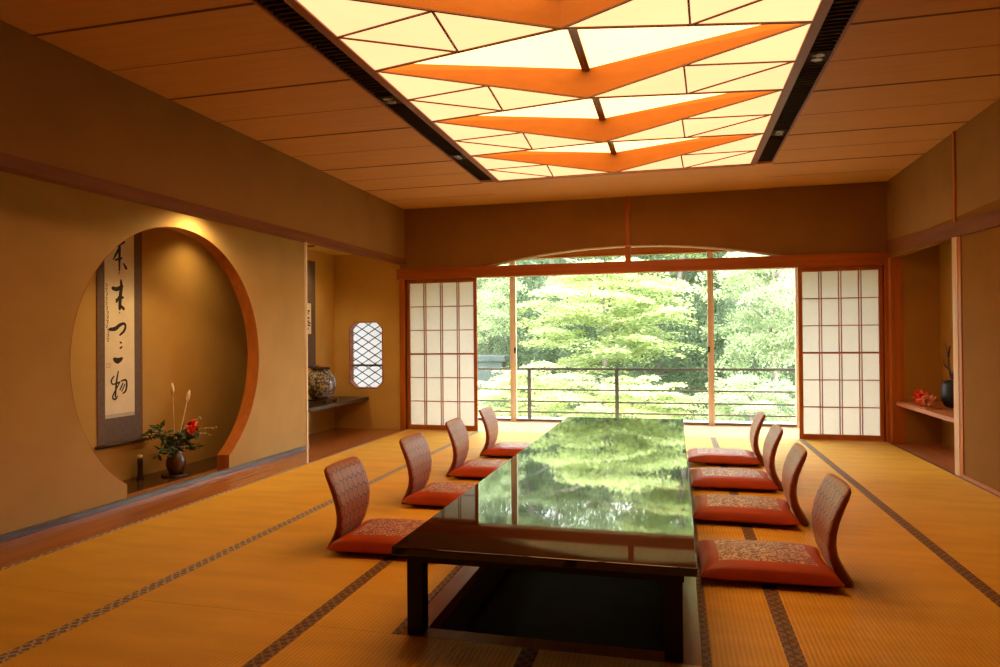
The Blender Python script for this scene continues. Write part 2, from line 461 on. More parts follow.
pr_ = MB(); pr_.box(OX1, XR+.02, YB-.03, YB+.10, 0, LINT0-.005); struct(pr_.build('trim_9', M['redwood']))
sill = MB(); sill.box(OX0, OX1, YB-.01, YB+.12, -.06, .002); struct(sill.build('trim_10', M['engawa']))

# lattice window
lw = MB(); yy = YB+.085
for k in range(-8, 14):
    for sgn in (1, -1):
        # slanted bars, clipped to the opening
        sl = .62*sgn
        zc0 = LZ0 + k*.118
        xa, xb = LW0, LW1
        za, zb = zc0, zc0+sl*(LW1-LW0)
        if sgn < 0: za += .30; zb += .30
        pa, pb = (xa, za), (xb, zb)
        def clip(p, q):
            t0, t1 = 0, 1; dz = q[1]-p[1]
            for lim, s in ((LZ0+.004, 1), (LZ1-.004, -1)):
                t = (lim-p[1])/dz
                if s*dz > 0: t0 = max(t0, t)
                else: t1 = min(t1, t)
            return (t0, t1)
        t0, t1 = clip(pa, pb)
        if t1-t0 > .05:
            f = lambda t: (pa[0]+(pb[0]-pa[0])*t, yy, pa[1]+(pb[1]-pa[1])*t)
            lw.bar(f(t0), f(t1), .011, .011)
wn = MB()
oct_ = [(LW0+CH,LZ0),(LW1-CH,LZ0),(LW1,LZ0+CH),(LW1,LZ1-CH),(LW1-CH,LZ1),(LW0+CH,LZ1),(LW0,LZ1-CH),(LW0,LZ0+CH)]
for i in range(8):
    a, b = oct_[i], oct_[(i+1) % 8]
    wn.add([(a[0],YB-.012,a[1]),(b[0],YB-.012,b[1]),(b[0],YB+.11,b[1]),(a[0],YB+.11,a[1])] +
           [((p[0]-(LW0+LW1)/2)*.965+(LW0+LW1)/2, y, (p[1]-(LZ0+LZ1)/2)*.982+(LZ0+LZ1)/2) for p, y in ((a,YB-.012),(b,YB-.012),(b,YB+.11),(a,YB+.11))],
           [(0,1,2,3),(7,6,5,4),(0,4,5,1),(2,6,7,3)])
wf = struct(wn.build('window_2', M['redwood']), 'small frosted lattice window with clipped corners', 'window')
lw.build('lattice', M['black'], wf)
lb = MB(); lb.bar((LW0, YB+.10, .85), (LW1, YB+.10, .85), .02, .025); lb.build('mid_rail', M['metal'], wf)
pn = MB(); pn.add([(p[0], YB+.105, p[1]) for p in oct_], [tuple(range(8))]); pn.build('pane', M['frost'], wf)

# far side wall with niche
NY0, NY1, NX = 6.70, 8.46, 2.80
wr = MB()
colwall(wr, 'Y', XR, XR+.10, [(YF, NY0, [(-.06,-.06,ZR,ZR)]), (NY0, NY1, [(2.06,2.06,ZR,ZR)]), (NY1, YB, [(-.06,-.06,ZR,ZR)])])
struct(wr.build('wall_right', M['fusuma']))
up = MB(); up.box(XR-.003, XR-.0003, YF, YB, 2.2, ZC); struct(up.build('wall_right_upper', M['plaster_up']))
nb = MB()
nb.box(NX, NX+.06, NY0-.2, NY1+.13, -.06, 2.5); nb.box(XR+.10, NX, NY1, YB, -.06, 2.5); nb.box(XR+.10, NX, NY0-.2, NY0-.1, -.06, 2.5); nb.box(XR+.10, NX, NY0-.1, NY1, 2.44, 2.5)
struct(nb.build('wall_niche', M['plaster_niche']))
nf = MB(); nf.box(XR-.004, NX, NY0-.1, NY1, -.055, .0); struct(nf.build('floor_niche', M['redwood_y']))
npst = MB(); npst.box(XR-.012, XR+.11, NY0-.098, NY0+.006, 0, 2.06); struct(npst.build('trim_11', M['lightwood']))
np2 = MB(); np2.box(XR-.008, XR+.06, NY0-.165, NY0-.10, 0, 2.06); struct(np2.build('trim_12', M['redwood']))
np3 = MB(); np3.box(XR-.010, XR+.11, NY1-.006, YB-.03, 0, 2.06); struct(np3.build('trim_13', M['redwood']))
rb = MB()
v = []
for y, z0, z1 in ((YF, 1.97, 2.06), (5.8, 2.00, 2.115), (YB, 2.105, 2.26)):
    v += [(XR-.022,y,z0),(XR+.02,y,z0),(XR+.02,y,z1),(XR-.022,y,z1)]
rb.add(v, [(0,1,2,3),(11,10,9,8)] + [tuple(b+k for k in q) for b in (0,4) for q in ((0,4,5,1),(1,5,6,2),(2,6,7,3),(3,7,4,0))])
struct(rb.build('trim_14', M['rail_y']))
ub = MB()
for y in (6.637, 4.68, 2.72): ub.box(XR-.016, XR-.0005, y-.02, y+.02, 2.10, ZC)
struct(ub.build('trim_15', M['redwood']))
bs = MB(); bs.box(XR-.012, XR-.0004, YF, NY0-.165, 0, .03); struct(bs.build('baseboard_right', M['redwood_y']))

# ------------------------------------------------------------------ veranda and glass doors
YG = 9.75
ev = MB()
for k in range(6):
    y0 = YB+.12+k*.172; ev.box(-4.0, 3.0, y0, y0+.169, -.08, -.004)
struct(ev.build('floor_veranda', M['engawa']))
vc = MB(); vc.box(-4.0, 3.0, YB+.10, 9.95, 2.46, 2.5); struct(vc.build('ceiling_veranda', M['lightwood']))
vs = MB(); vs.box(-3.80, -3.72, YB+.10, YG+.05, -.1, 2.46); struct(vs.build('wall_veranda_left', M['plaster']))
vs = MB(); vs.box(2.62, 2.70, YB+.10, YG+.05, -.1, 2.46); struct(vs.build('wall_veranda_right', M['plaster']))
hd = MB(); hd.box(-3.72, 2.62, YG-.06, YG+.06, 2.345, 2.46); struct(hd.build('trim_16', M['redwood_x']))
win = MB(); win.box(-3.72, 2.62, YG-.06, YG+.06, -.06, .004)
wo = struct(win.build('window_1', M['framewood']), 'wide sliding glass doors of the veranda', 'window')
stl = [(-3.72,-3.65),(-2.325,-2.24),(.425,.505),(1.532,1.60),(2.55,2.62)]
for a, b in stl:
    m_ = MB(); m_.box(a, b, YG-.035, YG+.035, .004, 2.345); ST = globals().setdefault('STILES', []); ST.append(m_.build('stile', M['framewood'], wo))
for a, b in zip([s[1] for s in stl[:-1]], [s[0] for s in stl[1:]]):
    m_ = MB(); m_.box(a, b, YG-.025, YG+.025, .004, .036); m_.build('bottom_rail', M['sashrail'], wo)
    m_ = MB(); m_.box(a, b, YG-.003, YG+.003, .036, 2.345)
    g_ = m_.build('pane', M['glass'], wo)
for x, st__ in ((-2.25, STILES[1]), (.437, STILES[2])):
    m_ = MB(); m_.box(x-.014, x+.014, YG-.05, YG-.034, .985, 1.07); m_.build('latch', M['black'], st__, bevel=.008)

dk = MB(); dk.box(-4.2, 3.2, YG+.07, 10.75, -.12, -.05); struct(dk.build('floor_balcony', M['deck']))
rl = thing('balcony_railing', 'grey metal balcony railing with four rails outside the glass doors', 'railing', (-.2, 10.3, -.05))
for x in (-3.485, -2.165, -.845, .475, 1.795, 3.1):
    m_ = MB(); m_.box(x-.026, x+.026, 10.274, 10.326, -.05, .715); at_world(m_.build('post', M['metal']), rl)
for z, h in ((.732,.034),(.42,.022),(.241,.022),(.08,.022)):
    m_ = MB(); m_.box(-4.0, 3.15, 10.282, 10.318, z-h/2, z+h/2); at_world(m_.build('rail', M['metal']), rl)

# ------------------------------------------------------------------ shoji screens
def shoji(x0, x1, name, label):
    y = YB+.045; z0, z1 = .003, LINT0-.006
    root = thing(name, label, 'shoji screen', ((x0+x1)/2, y, 0), 0, 'shoji screens')
    fr = MB(); fw = .045
    fr.box(x0, x0+fw, y-.016, y+.016, z0, z1); fr.box(x1-fw, x1, y-.016, y+.016, z0, z1)
    fr.box(x0+fw, x1-fw, y-.016, y+.016, z0, z0+.06); fr.box(x0+fw, x1-fw, y-.016, y+.016, z1-.05, z1)
    at_world(fr.build('frame', M['redwood'], bevel=.003), root)
    k = MB(); ix0, ix1, iz0, iz1 = x0+fw, x1-fw, z0+.06, z1-.05
    W = ix1-ix0; g = .034
    cell = (W-3*g)/4
    for i in range(1, 4):
        c = ix0 + i*cell + (i-.5)*g
        for dx in (-g/2+.004, g/2-.004): k.box(c+dx-.005, c+dx+.005, y-.010, y+.006, iz0, iz1)
    for i in range(1, 6):
        z = iz0+(iz1-iz0)*i/6; t = .011 if i == 3 else .006
        k.box(ix0, ix1, y-.011, y+.006, z-t, z+t)
    at_world(k.build('lattice', M['redwood']), root)
    p = MB(); p.add([(ix0,y+.009,iz0),(ix1,y+.009,iz0),(ix1,y+.009,iz1),(ix0,y+.009,iz1)], [(0,1,2,3)])
    at_world(p.build('paper', M['shoji']), root)
shoji(OX0+.002, -2.506, 'shoji_screen', 'white paper shoji screen beside the small lattice window')
shoji(1.388, OX1-.002, 'shoji_screen', 'white paper shoji screen beside the niche with red flowers')

# ------------------------------------------------------------------ tatami
cx = [XS, -2.4913, -1.5255, -.5528, .4212, 1.3998, XR]
ry = [-1.22, .7364, 2.6966, 4.6572, 6.6172, YB-.012]
rown = ['behind the camera', 'closest to the camera', 'second row from camera', 'third row from camera', 'next to the veranda']
coln = ['along the moon window wall', 'under the chairs, moon window side', 'in line with the table, moon window side', 'in line with the table, niche side', 'under the chairs, niche side', 'along the niche wall']
EW = .033
def mat_(x0, x1, y0, y1, label, sheen0=False, sheen1=False):
    root = thing('tatami_mat', label, 'tatami mat', ((x0+x1)/2, (y0+y1)/2, -.055), 0, 'tatami mats')
    g = .0012
    b = MB(); b.box(x0+EW, x1-EW, y0+g, y1-g, -.055, 0); at_world(b.build('rush_cover', M['tatami']), root)
    for a, c, p in ((x0+g, x0+EW, sheen0), (x1-EW, x1-g, sheen1)):
        e = MB(); e.box(a, c, y0+g, y1-g, -.055, .0015); at_world(e.build('cloth_edging', M['heri_window_sheen' if p else 'heri']), root)
WX0, WX1, WY0, WY1 = PX0-.09, PX1+.09, PY0-.09, PY1+.09
for r in range(5):
    for c in range(6):
        x0, x1, y0, y1 = cx[c], cx[c+1], ry[r], ry[r+1]
        lab = 'tatami mat %s, %s' % (coln[c], rown[r])
        if c in (2, 3) and r in (2, 3):
            if c == 2: x1 = WX0
            else: x0 = WX1
            lab = 'narrow tatami strip beside the leg well, %s, %s' % ('moon window side' if c == 2 else 'niche side', rown[r])
        if c in (2, 3) and r == 1: y1 = WY0
        if c in (2, 3) and r == 2: y0 = WY0
        if c in (2, 3) and r == 4: y0 = WY1
        if c in (2, 3) and r == 3: y1 = ry[4] if False else WY1
        mat_(x0, x1, y0, y1, lab, c == 1 or c == 0 , c == 0)

# sunken leg well
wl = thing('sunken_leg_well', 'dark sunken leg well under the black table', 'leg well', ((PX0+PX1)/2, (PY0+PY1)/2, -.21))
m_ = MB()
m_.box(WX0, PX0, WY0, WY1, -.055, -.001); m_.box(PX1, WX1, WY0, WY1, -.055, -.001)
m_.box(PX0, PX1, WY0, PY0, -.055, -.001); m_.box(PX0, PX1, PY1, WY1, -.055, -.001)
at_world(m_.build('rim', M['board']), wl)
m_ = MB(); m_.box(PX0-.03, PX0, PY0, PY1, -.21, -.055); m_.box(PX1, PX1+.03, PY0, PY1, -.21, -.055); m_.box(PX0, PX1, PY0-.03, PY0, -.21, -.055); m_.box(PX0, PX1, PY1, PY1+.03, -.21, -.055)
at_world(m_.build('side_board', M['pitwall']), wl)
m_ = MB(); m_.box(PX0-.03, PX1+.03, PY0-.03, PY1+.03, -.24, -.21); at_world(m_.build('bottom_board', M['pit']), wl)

# ------------------------------------------------------------------ table
TX0, TX1, TY0, TY1, TZ = -1.081, .067, 2.498, 6.998, .393
tb = thing('low_table', 'long low black lacquer table with a mirror top', 'table', ((TX0+TX1)/2, (TY0+TY1)/2, 0))
m_ = MB(); m_.box(TX0, TX1, TY0, TY1, TZ-.032, TZ); at_world(m_.build('tabletop', M['lacquer'], bevel=.004), tb)
m_ = MB(); ax0, ax1, ay0, ay1 = TX0+.03, TX1-.045, TY0+.125, TY1-.125
m_.box(ax0, ax1, ay0, ay0+.03, TZ-.095, TZ-.032); m_.box(ax0, ax1, ay1-.03, ay1, TZ-.095, TZ-.032)
m_.box(ax0, ax0+.03, ay0+.03, ay1-.03, TZ-.095, TZ-.032); m_.box(ax1-.03, ax1, ay0+.03, ay1-.03, TZ-.095, TZ-.032)
at_world(m_.build('apron', M['lacquer_leg']), tb)
for x in (-1.035, -.0175):
    for y in (2.66, 6.845):
        m_ = MB(); m_.box(x-.034, x+.034, y-.034, y+.034, .0, TZ-.032); at_world(m_.build('leg', M['lacquer_leg'], bevel=.004), tb)

# ------------------------------------------------------------------ floor chairs and cushions
def backrest_mesh():
    prof = [(-.322,.012),(-.304,.042),(-.278,.085),(-.254,.14),(-.244,.20),(-.248,.26),(-.262,.32),(-.284,.38),(-.306,.428),(-.320,.458),(-.326,.472)]
    hw = [.150,.152,.158,.174,.196,.214,.224,.226,.222,.212,.180]
    th = [.050,.052,.054,.054,.052,.050,.048,.046,.042,.034,.012]
    b = MB(); nu = 28; uv = []
    for i, (x, z) in enumerate(prof):
        p0 = prof[max(0,i-1)]; p1 = prof[min(len(prof)-1,i+1)]
        d = Vector((p1[0]-p0[0], p1[1]-p0[1])).normalized(); nx, nz = d.y, -d.x
        cxx = x + .02*nx; czz = z+.02*nz
        for k in range(nu):
            t = 2*PI*k/nu; c, s = math.cos(t), math.sin(t)
            uu = math.copysign(abs(c)**.35, c)*hw[i]; tt = math.copysign(abs(s)**.7, s)*th[i]/2
            bow = -.018*(1-(uu/.215)**2)
            b.v.append((cxx+nx*(tt+bow), uu, czz+nz*tt)); uv.append((uu, z))
    for i in range(len(prof)-1):
        for k in range(nu):
            k2 = (k+1) % nu
            side = 1 if abs(math.cos(2*PI*(k+.5)/nu)) > .93 else 0
            b.f.append((i*nu+k, i*nu+k2, (i+1)*nu+k2, (i+1)*nu+k)); b.m.append(side)
    e = (len(prof)-1)*nu
    b.f.append(tuple(e+k for k in range(nu))); b.m.append(0)
    b.f.append(tuple(reversed(range(nu)))); b.m.append(0)
    me = b.mesh('backrest', [M['hex'], M['chair_side']], True)
    ul = me.uv_layers.new(name='UVMap')
    for lp in me.loops: ul.data[lp.index].uv = uv[lp.vertex_index]
    return me
def cushion_mesh():
    n = 36; b = MB()
    def pt(i, j, top):
        u = -1+2*i/n; v_ = -1+2*j/n
        hx, hy = .324, .270
        x = u*(hx - (.026 if u < 0 else .012)*(1-v_*v_)); y = v_*(hy - .014*(1-u*u))
        # pinch towards pointed corners
        e = (1-abs(u)**4)*(1-abs(v_)**4)
        z = .040 + (.074*max(0,e)**.36 if top else -.018*max(0,e)**.30)
        z += .006*(abs(u)**6)*(abs(v_)**6)
        return (x, y, z)
    for top in (1, 0):
        b0 = len(b.v)
        for i in range(n+1):
            for j in range(n+1): b.v.append(pt(i, j, top))
        for i in range(n):
            for j in range(n):
                q = (b0+i*(n+1)+j, b0+(i+1)*(n+1)+j, b0+(i+1)*(n+1)+j+1, b0+i*(n+1)+j+1)
                cu = -1+2*(i+.5)/n; cv = -1+2*(j+.5)/n
                b.f.append(q if top else tuple(reversed(q)))
                b.m.append(1 if top and abs(cu) < .70 and abs(cv) < .66 else 0)
    me = b.mesh('seat_cushion', [M['cush_side'], M['brocade']], True)
    return me
BM, CM = backrest_mesh(), cushion_mesh()
sb = MB()
rr = []
for k in range(32):
    t = 2*PI*k/32; c, s = math.cos(t), math.sin(t)
    rr.append((-.02+math.copysign(abs(c)**.4, c)*.245, math.copysign(abs(s)**.4, s)*.195))
sb.add([(x,y,.003) for x,y in rr]+[(x,y,.019) for x,y in rr], [tuple(reversed(range(32))), tuple(range(32,64))]+[(k,(k+1)%32,32+(k+1)%32,32+k) for k in range(32)])
SM = sb.mesh('seat', [M['seatboard']])
def new_chair():
    r = thing('floor_chair', '', 'floor chair', (0,0,0), 0, 'legless chairs along the table')
    for nme, me in (('backrest', BM), ('seat', SM)):
        o = bpy.data.objects.new(nme, me); C.objects.link(o); o.parent = r
    return r
proto = new_chair(); first = True
order = ['nearest the camera', 'second from the camera', 'third from the camera', 'nearest the veranda']
yrow = [3.735, 4.83, 5.845, 6.915]
for side in (0, 1):
    for i, y in enumerate(yrow):
        if side == 0: x, rz = -1.622, (.02, -.01, .015, 0)[i]
        else: x, rz = .476, PI+(.015, -.02, .01, -.01)[i]
        ch = proto if first else copy_tree(proto)
        first = False
        ch.location = (x, y, 0.0); ch.rotation_euler = (0,0,rz)
        sd = 'moon window side' if side == 0 else 'niche side'
        ch['label'] = 'red-brown legless floor chair with curved back on the %s, %s' % (sd, order[i])
        cu = bpy.data.objects.new('seat_cushion', CM); C.objects.link(cu)
        cu.location = (x + (.054 if side == 0 else -.054), y, .0); cu.rotation_euler = (0,0,rz+(.01,-.02,.015,0)[i])
        tag(cu, 'orange-red cushion with brocade centre on the %s chair %s' % (sd, order[i]), 'cushion', 'cushions on the floor chairs')

# ------------------------------------------------------------------ ceiling lamp
lamp = thing('ceiling_lamp', 'long folded luminous ceiling lamp with orange wooden chevrons', 'ceiling lamp', ((LX0+LX1)/2, (LY0+LY1)/2, ZC))
LXC = -.556
m_ = MB(); m_.box(LX0, LX1, LY0, LY1, 2.985, 2.99); at_world(m_.build('upper_panel', M['lamp_top']), lamp)
m_ = MB()
for x in (LXC-.0135, LXC+.0135): m_.box(x-.012, x+.012, LY0, LY1, 2.968, 2.986)
at_world(m_.build('ridge_bar', M['lampbar']), lamp)
m_ = MB()
for a, b in ((LX0-.045, LX0), (LX1, LX1+.045)): m_.box(a, b, LY0-.045, LY1+.045, ZC-.012, 3.03)
for a, b in ((LY0-.045, LY0), (LY1, LY1+.045)): m_.box(LX0, LX1, a, b, ZC-.012, 3.03)
at_world(m_.build('frame', M['slotframe']), lamp)
NB = 4; pitch = 1.0688
L = [LY1-.012-pitch*(NB-k) for k in range(NB+1)]
for k in range(NB):
    l0, l1 = L[k], L[k+1]
    Cp = Vector((LXC, l0+.50, 2.80)); T = Vector((LXC, l0+.48, 2.984))
    for s, X in ((-1, LX0+.002), (1, LX1-.002)):
        A = Vector((X, l0, ZC-.004)); B = Vector((X, l1, ZC-.004)); A2 = Vector((X, l0+.01, 2.984))
        p = MB(); off = Vector((0,.012,.004))
        q = [A, Cp, T, A2]
        p.add(q + [c+off for c in q], [(0,1,2,3),(7,6,5,4),(0,4,5,1),(1,5,6,2),(2,6,7,3),(3,7,4,0)])
        at_world(p.build('chevron_board', M['lampwood']), lamp)
        p = MB(); o1 = Vector((0,.014,.003)); up = Vector((0,0,.006))
        q = [A+o1, B+Vector((0,-.003,0)), Cp+o1]
        p.add(q + [c+up for c in q], [(0,1,2),(5,4,3),(0,3,4,1),(1,4,5,2),(2,5,3,0)])
        pane = at_world(p.build('lower_panel', M['lamp_low']), lamp)
        b = MB(); dn = Vector((0,0,-.004))
        mid = A.lerp(B, .52)+dn; ta = A.lerp(Cp, .52)+dn+o1; tb_ = B.lerp(Cp, .50)+dn
        for p0, q0, w_ in ((A+dn, Cp+dn, .014), (B+dn, Cp+dn, .016), (mid, ta, .010), (mid, tb_, .010), (ta, tb_, .012)):
            b.bar(p0, q0, w_, .008)
        b.build('glazing_bars', M['lampbar'], pane)

# air slots beside the lamp
for x0, x1, lab in ((SL+.002, LX0-.047, 'long dark slotted air vent along the lamp, moon window side'), (LX1+.047, SR-.002, 'long dark slotted air vent along the lamp, niche side')):
    vt = thing('air_vent', lab, 'air vent', ((x0+x1)/2, 3.5, ZC), 0, 'air vents along the lamp')
    m_ = MB(); m_.box(x0, x1, LY0, LY1, ZC+.03, ZC+.045); at_world(m_.build('back_plate', M['slot']), vt)
    m_ = MB(); m_.box(x0, x0+.016, LY0, LY1, ZC-.006, ZC+.03); m_.box(x1-.016, x1, LY0, LY1, ZC-.006, ZC+.03); at_world(m_.build('frame', M['slotframe']), vt)
    m_ = MB()
    y = LY0+.02
    while y < LY1-.02:
        m_.box(x0+.016, x1-.016, y, y+.016, ZC+.004, ZC+.026); y += .05
    at_world(m_.build('slats', M['slot']), vt)
    for y, nm in ((4.62, 'farther from the veranda'), (6.25, 'closer to the veranda')):
        xc_ = (x0+x1)/2
        d = thing('ceiling_spotlight', 'small chrome-ringed spotlight in the air vent on the %s, %s' % ('moon window side' if x0 < -1 else 'niche side', nm), 'spotlight', (xc_, y, ZC), 0, 'spotlights in the air vents')
        r_ = MB()
        for dy in (-.035, .035):
            pts = [(xc_+.03*math.cos(2*PI*k/16), y+dy+.03*math.sin(2*PI*k/16), ZC-.004) for k in range(17)]
            r_.tube(pts, .006, 6)
        at_world(r_.build('ring', M['chrome']), d)
        p = MB()
        p.box(x0+.017, x1-.017, y-.09, y+.09, ZC-.0035, ZC+.004); at_world(p.build('mounting_plate', M['slot']), d)
        p = MB()
        for dy in (-.035, .035): p.lathe([(.024,0),(.024,.004)], 16, (xc_, y+dy, ZC-.008))
        at_world(p.build('lens', M['chrome']), d)

# ------------------------------------------------------------------ tokonoma
sx = TK+.004
def quad(mb, x, y0, y1, z0, z1, t=.003, m=0): mb.box(x, x+t, y0, y1, z0, z1, m)
def scroll(name, label, x, y0, y1, zb, zt, py0, py1, pz0, pz1, mats):
    r = thing(name, label, 'hanging scroll', (x, (y0+y1)/2, zb))
    m_ = MB(); quad(m_, x, y0, y1, zb, zt); at_world(m_.build('mounting', mats[0]), r)
    m_ = MB(); quad(m_, x+.003, y0, y0+.022, zb, zt, .001); quad(m_, x+.003, y1-.022, y1, zb, zt, .001); at_world(m_.build('edge_band', mats[1]), r)
    m_ = MB(); quad(m_, x+.003, py0, py1, pz0, pz1, .0015); r_paper = at_world(m_.build('paper', mats[2]), r); scroll.paper = r_paper
    m_ = MB(); m_.tube([(x+.018, y0-.03, zb), (x+.018, y1+.03, zb)], .014, 12); at_world(m_.build('roller', M['dark'], smooth=True), r)
    return r
M['mount'] = plain('grey_scroll_silk', (.14,.105,.085), .8, .2, .1, 30)
M['band'] = plain('brown_scroll_band', (.17,.085,.06), .8, .2, .1, 30)
M['scrollpaper'] = plain('cream_scroll_paper', (.74,.66,.48), .9, .1, .05, 8)
M['ink'] = plain('black_ink', (.03,.022,.018), .7, .2)
M['blot'] = plain('grey_ink', (.10,.08,.06), .8, .1)
s1 = scroll('hanging_scroll', 'tall hanging scroll with black brush calligraphy behind the moon window', sx, 4.705, 5.205, .325, 2.32, 4.785, 5.110, .585, 2.26, (M['mount'], M['band'], M['scrollpaper']))
m_ = MB(); quad(m_, sx+.0035, 4.785, 5.110, .553, .585, .001); m_.build('paper_hem', plain('pale_hem', (.45,.42,.36), .9), scroll.paper)
INK = [[[4.94, 2.122, 0.0095], [4.946, 2.014, 0.0151], [4.945, 1.906, 0.0123], [4.943, 1.812, 0.0066]], [[4.842, 2.024, 0.0085], [4.91, 2.025, 0.0132], [5.0, 2.068, 0.0113]], [[4.936, 1.997, 0.0113], [4.9, 1.939, 0.0095], [4.876, 1.898, 0.0038]], [[4.9, 1.901, 0.0085], [4.969, 1.924, 0.0095]], [[4.991, 1.879, 0.0076], [5.019, 1.841, 0.0151]], [[4.94, 1.794, 0.0057], [4.944, 1.788, 0.0057]], [[4.96, 1.733, 0.0095], [4.964, 1.674, 0.017], [4.953, 1.596, 0.0189], [4.945, 1.484, 0.0151]], [[4.871, 1.657, 0.017], [4.918, 1.653, 0.0189], [4.974, 1.681, 0.0151]], [[4.961, 1.612, 0.0132], [4.909, 1.544, 0.0113]], [[4.906, 1.562, 0.0085], [4.981, 1.585, 0.0123]], [[4.949, 1.518, 0.0095], [4.989, 1.486, 0.0151]], [[4.942, 1.456, 0.0047], [4.946, 1.447, 0.0047]], [[4.834, 1.306, 0.0132], [4.896, 1.313, 0.0189], [4.946, 1.345, 0.0151], [4.992, 1.358, 0.0113], [5.008, 1.336, 0.0113], [4.992, 1.294, 0.0123], [4.945, 1.258, 0.0085]], [[4.947, 1.198, 0.0066], [4.961, 1.19, 0.0085]], [[4.949, 1.146, 0.0095], [4.967, 1.156, 0.0076]], [[4.885, 1.052, 0.018], [4.92, 1.037, 0.026], [4.968, 1.056, 0.013]], [[4.926, 0.946, 0.0066], [4.905, 0.852, 0.0104], [4.893, 0.73, 0.0085]], [[4.878, 0.907, 0.0066], [4.849, 0.868, 0.0085], [4.87, 0.839, 0.0066], [4.943, 0.853, 0.0076]], [[4.943, 0.853, 0.0057], [4.874, 0.755, 0.0076], [4.866, 0.72, 0.0076], [4.897, 0.711, 0.0085], [4.916, 0.736, 0.0057]], [[4.957, 0.861, 0.0066], [5.009, 0.867, 0.0095], [5.019, 0.821, 0.0104], [5.005, 0.771, 0.0095], [4.976, 0.754, 0.0066]], [[4.977, 0.84, 0.0066], [4.944, 0.788, 0.0076]], [[4.997, 0.83, 0.0057], [4.964, 0.771, 0.0057]]]
def brush(mb, x, pts, m=0):
    """one ink stroke: a flat ribbon of changing width on the paper"""
    P = [Vector((p[0], p[1])) for p in pts]; W = [p[2] for p in pts]
    res, rw = [], []
    n = 6
    for i in range(len(P)-1):
        p0 = P[max(i-1,0)]; p3 = P[min(i+2, len(P)-1)]
        for k in range(n):
            t = k/n
            q = .5*((2*P[i]) + (P[i+1]-p0)*t + (2*p0-5*P[i]+4*P[i+1]-p3)*t*t + (3*P[i]-p0-3*P[i+1]+p3)*t**3)
            res.append(q); rw.append(W[i]*(1-t)+W[i+1]*t)
    res.append(P[-1]); rw.append(W[-1])
    # rounded ends
    d0 = (res[0]-res[1]).normalized(); d1 = (res[-1]-res[-2]).normalized()
    res = [res[0]+d0*rw[0]*.9] + res + [res[-1]+d1*rw[-1]*.9]; rw = [rw[0]*.35]+rw+[rw[-1]*.3]
    vs = []
    for i, p in enumerate(res):
        d = res[min(i+1,len(res)-1)]-res[max(i-1,0)]; d.normalize(); a = Vector((-d.y, d.x))
        for sgn in (1, -1):
            q = p+a*sgn*rw[i]; vs.append((x, q.x, q.y))
    mb.add(vs, [(2*i,2*i+1,2*i+3,2*i+2) for i in range(len(res)-1)], m)
ik = MB()
for i, stq in enumerate(INK): brush(ik, sx+.0052+i*.00002, stq)
rnd = random.Random(4); sg_ = MB()
for k in range(13):
    z = 1.68-k*.0385; y = 4.806+rnd.uniform(-.008,.008)+(.012 if k > 9 else 0)
    brush(sg_, sx+.0052, [(y-.011,z+.01,.0022),(y+.012,z+.006,.003),(y-.003,z-.012,.003)])
    brush(sg_, sx+.0053, [(y+.001,z-.012,.0022),(y+.012,z-.017,.0026)])
ik.build('lettering', M['ink'], scroll.paper); sg_.build('signature_lettering', M['ink'], scroll.paper)
sl_ = MB()
for a, b in (((4.80,1.02),(4.84,1.02)),((4.80,.985),(4.84,.985)),((4.80,1.02),(4.80,.985)),((4.84,1.02),(4.84,.985)),((4.82,1.02),(4.82,.985))):
    brush(sl_, sx+.0052, [(a[0],a[1],.0018),(b[0],b[1],.0018)])
sl_.build('seal', plain('faded_red_seal', (.38,.22,.12), .9), scroll.paper)

# second scroll in the shelf alcove
a2 = AL+.004
s2 = scroll('hanging_scroll', 'grey hanging scroll with a small painting above the blue jar', a2, 7.74, 8.065, .86, 2.22, 7.74, 7.955, 1.28, 1.67, (M['mount'], M['mount'], M['scrollpaper']))
m_ = MB(); rnd = random.Random(9)
for k in range(9):
    y = 7.80+rnd.uniform(0,.12); z = 1.36+k*.03
    brush(m_, a2+.0055, [(y-.03,z+.01,.004),(y+rnd.uniform(-.02,.03),z,.012),(y+.03,z+rnd.uniform(-.03,.02),.005)])
m_.build('painting', M['ink'], scroll.paper)

# shelf, jar
sh = MB(); sh.box(AL, -4.02, 6.89, YB-.005, .385, .43)
tag(sh.build('wall_shelf', M['dark'], bevel=.004), 'dark lacquered wall shelf below the small lattice window', 'shelf')
def jarmat():
    g = N('blue_white_porcelain'); co = g.co()
    a = g.n('TexNoise', {'Vector': co, 'Scale': 14.0, 'Detail': 2.0, 'Distortion': 2.0}).outputs[0]
    col = g.ramp(a, (.42, (.06,.07,.10)), (.5, (.16,.17,.17)), (.58, (.42,.40,.33)))
    return g.surf(g.pbsdf(col, .12, .6))
JX, JY = -4.27, 7.73
st_ = MB(); st_.box(JX-.16, JX+.16, JY-.16, JY+.16, .455, .475); 
for dx in (-.13,.13):
    for dy in (-.13,.13): st_.box(JX+dx-.02, JX+dx+.02, JY+dy-.02, JY+dy+.02, .431, .455)
tag(st_.build('display_stand', M['dark'], bevel=.003), 'low dark stand under the blue and white jar', 'stand')
jr = thing('porcelain_jar', 'round blue and white porcelain jar on a dark stand', 'jar', (JX, JY, .476))
j = MB(); j.lathe([(.09,0),(.10,.01),(.155,.06),(.185,.13),(.19,.19),(.172,.26),(.13,.32),(.10,.345),(.10,.36)], 32)
o = j.build('body', jarmat(), jr, True)
j = MB(); j.lathe([(.112,.361),(.118,.372),(.112,.383),(.09,.386)], 32); j.build('rim', M['slot'], jr, True)

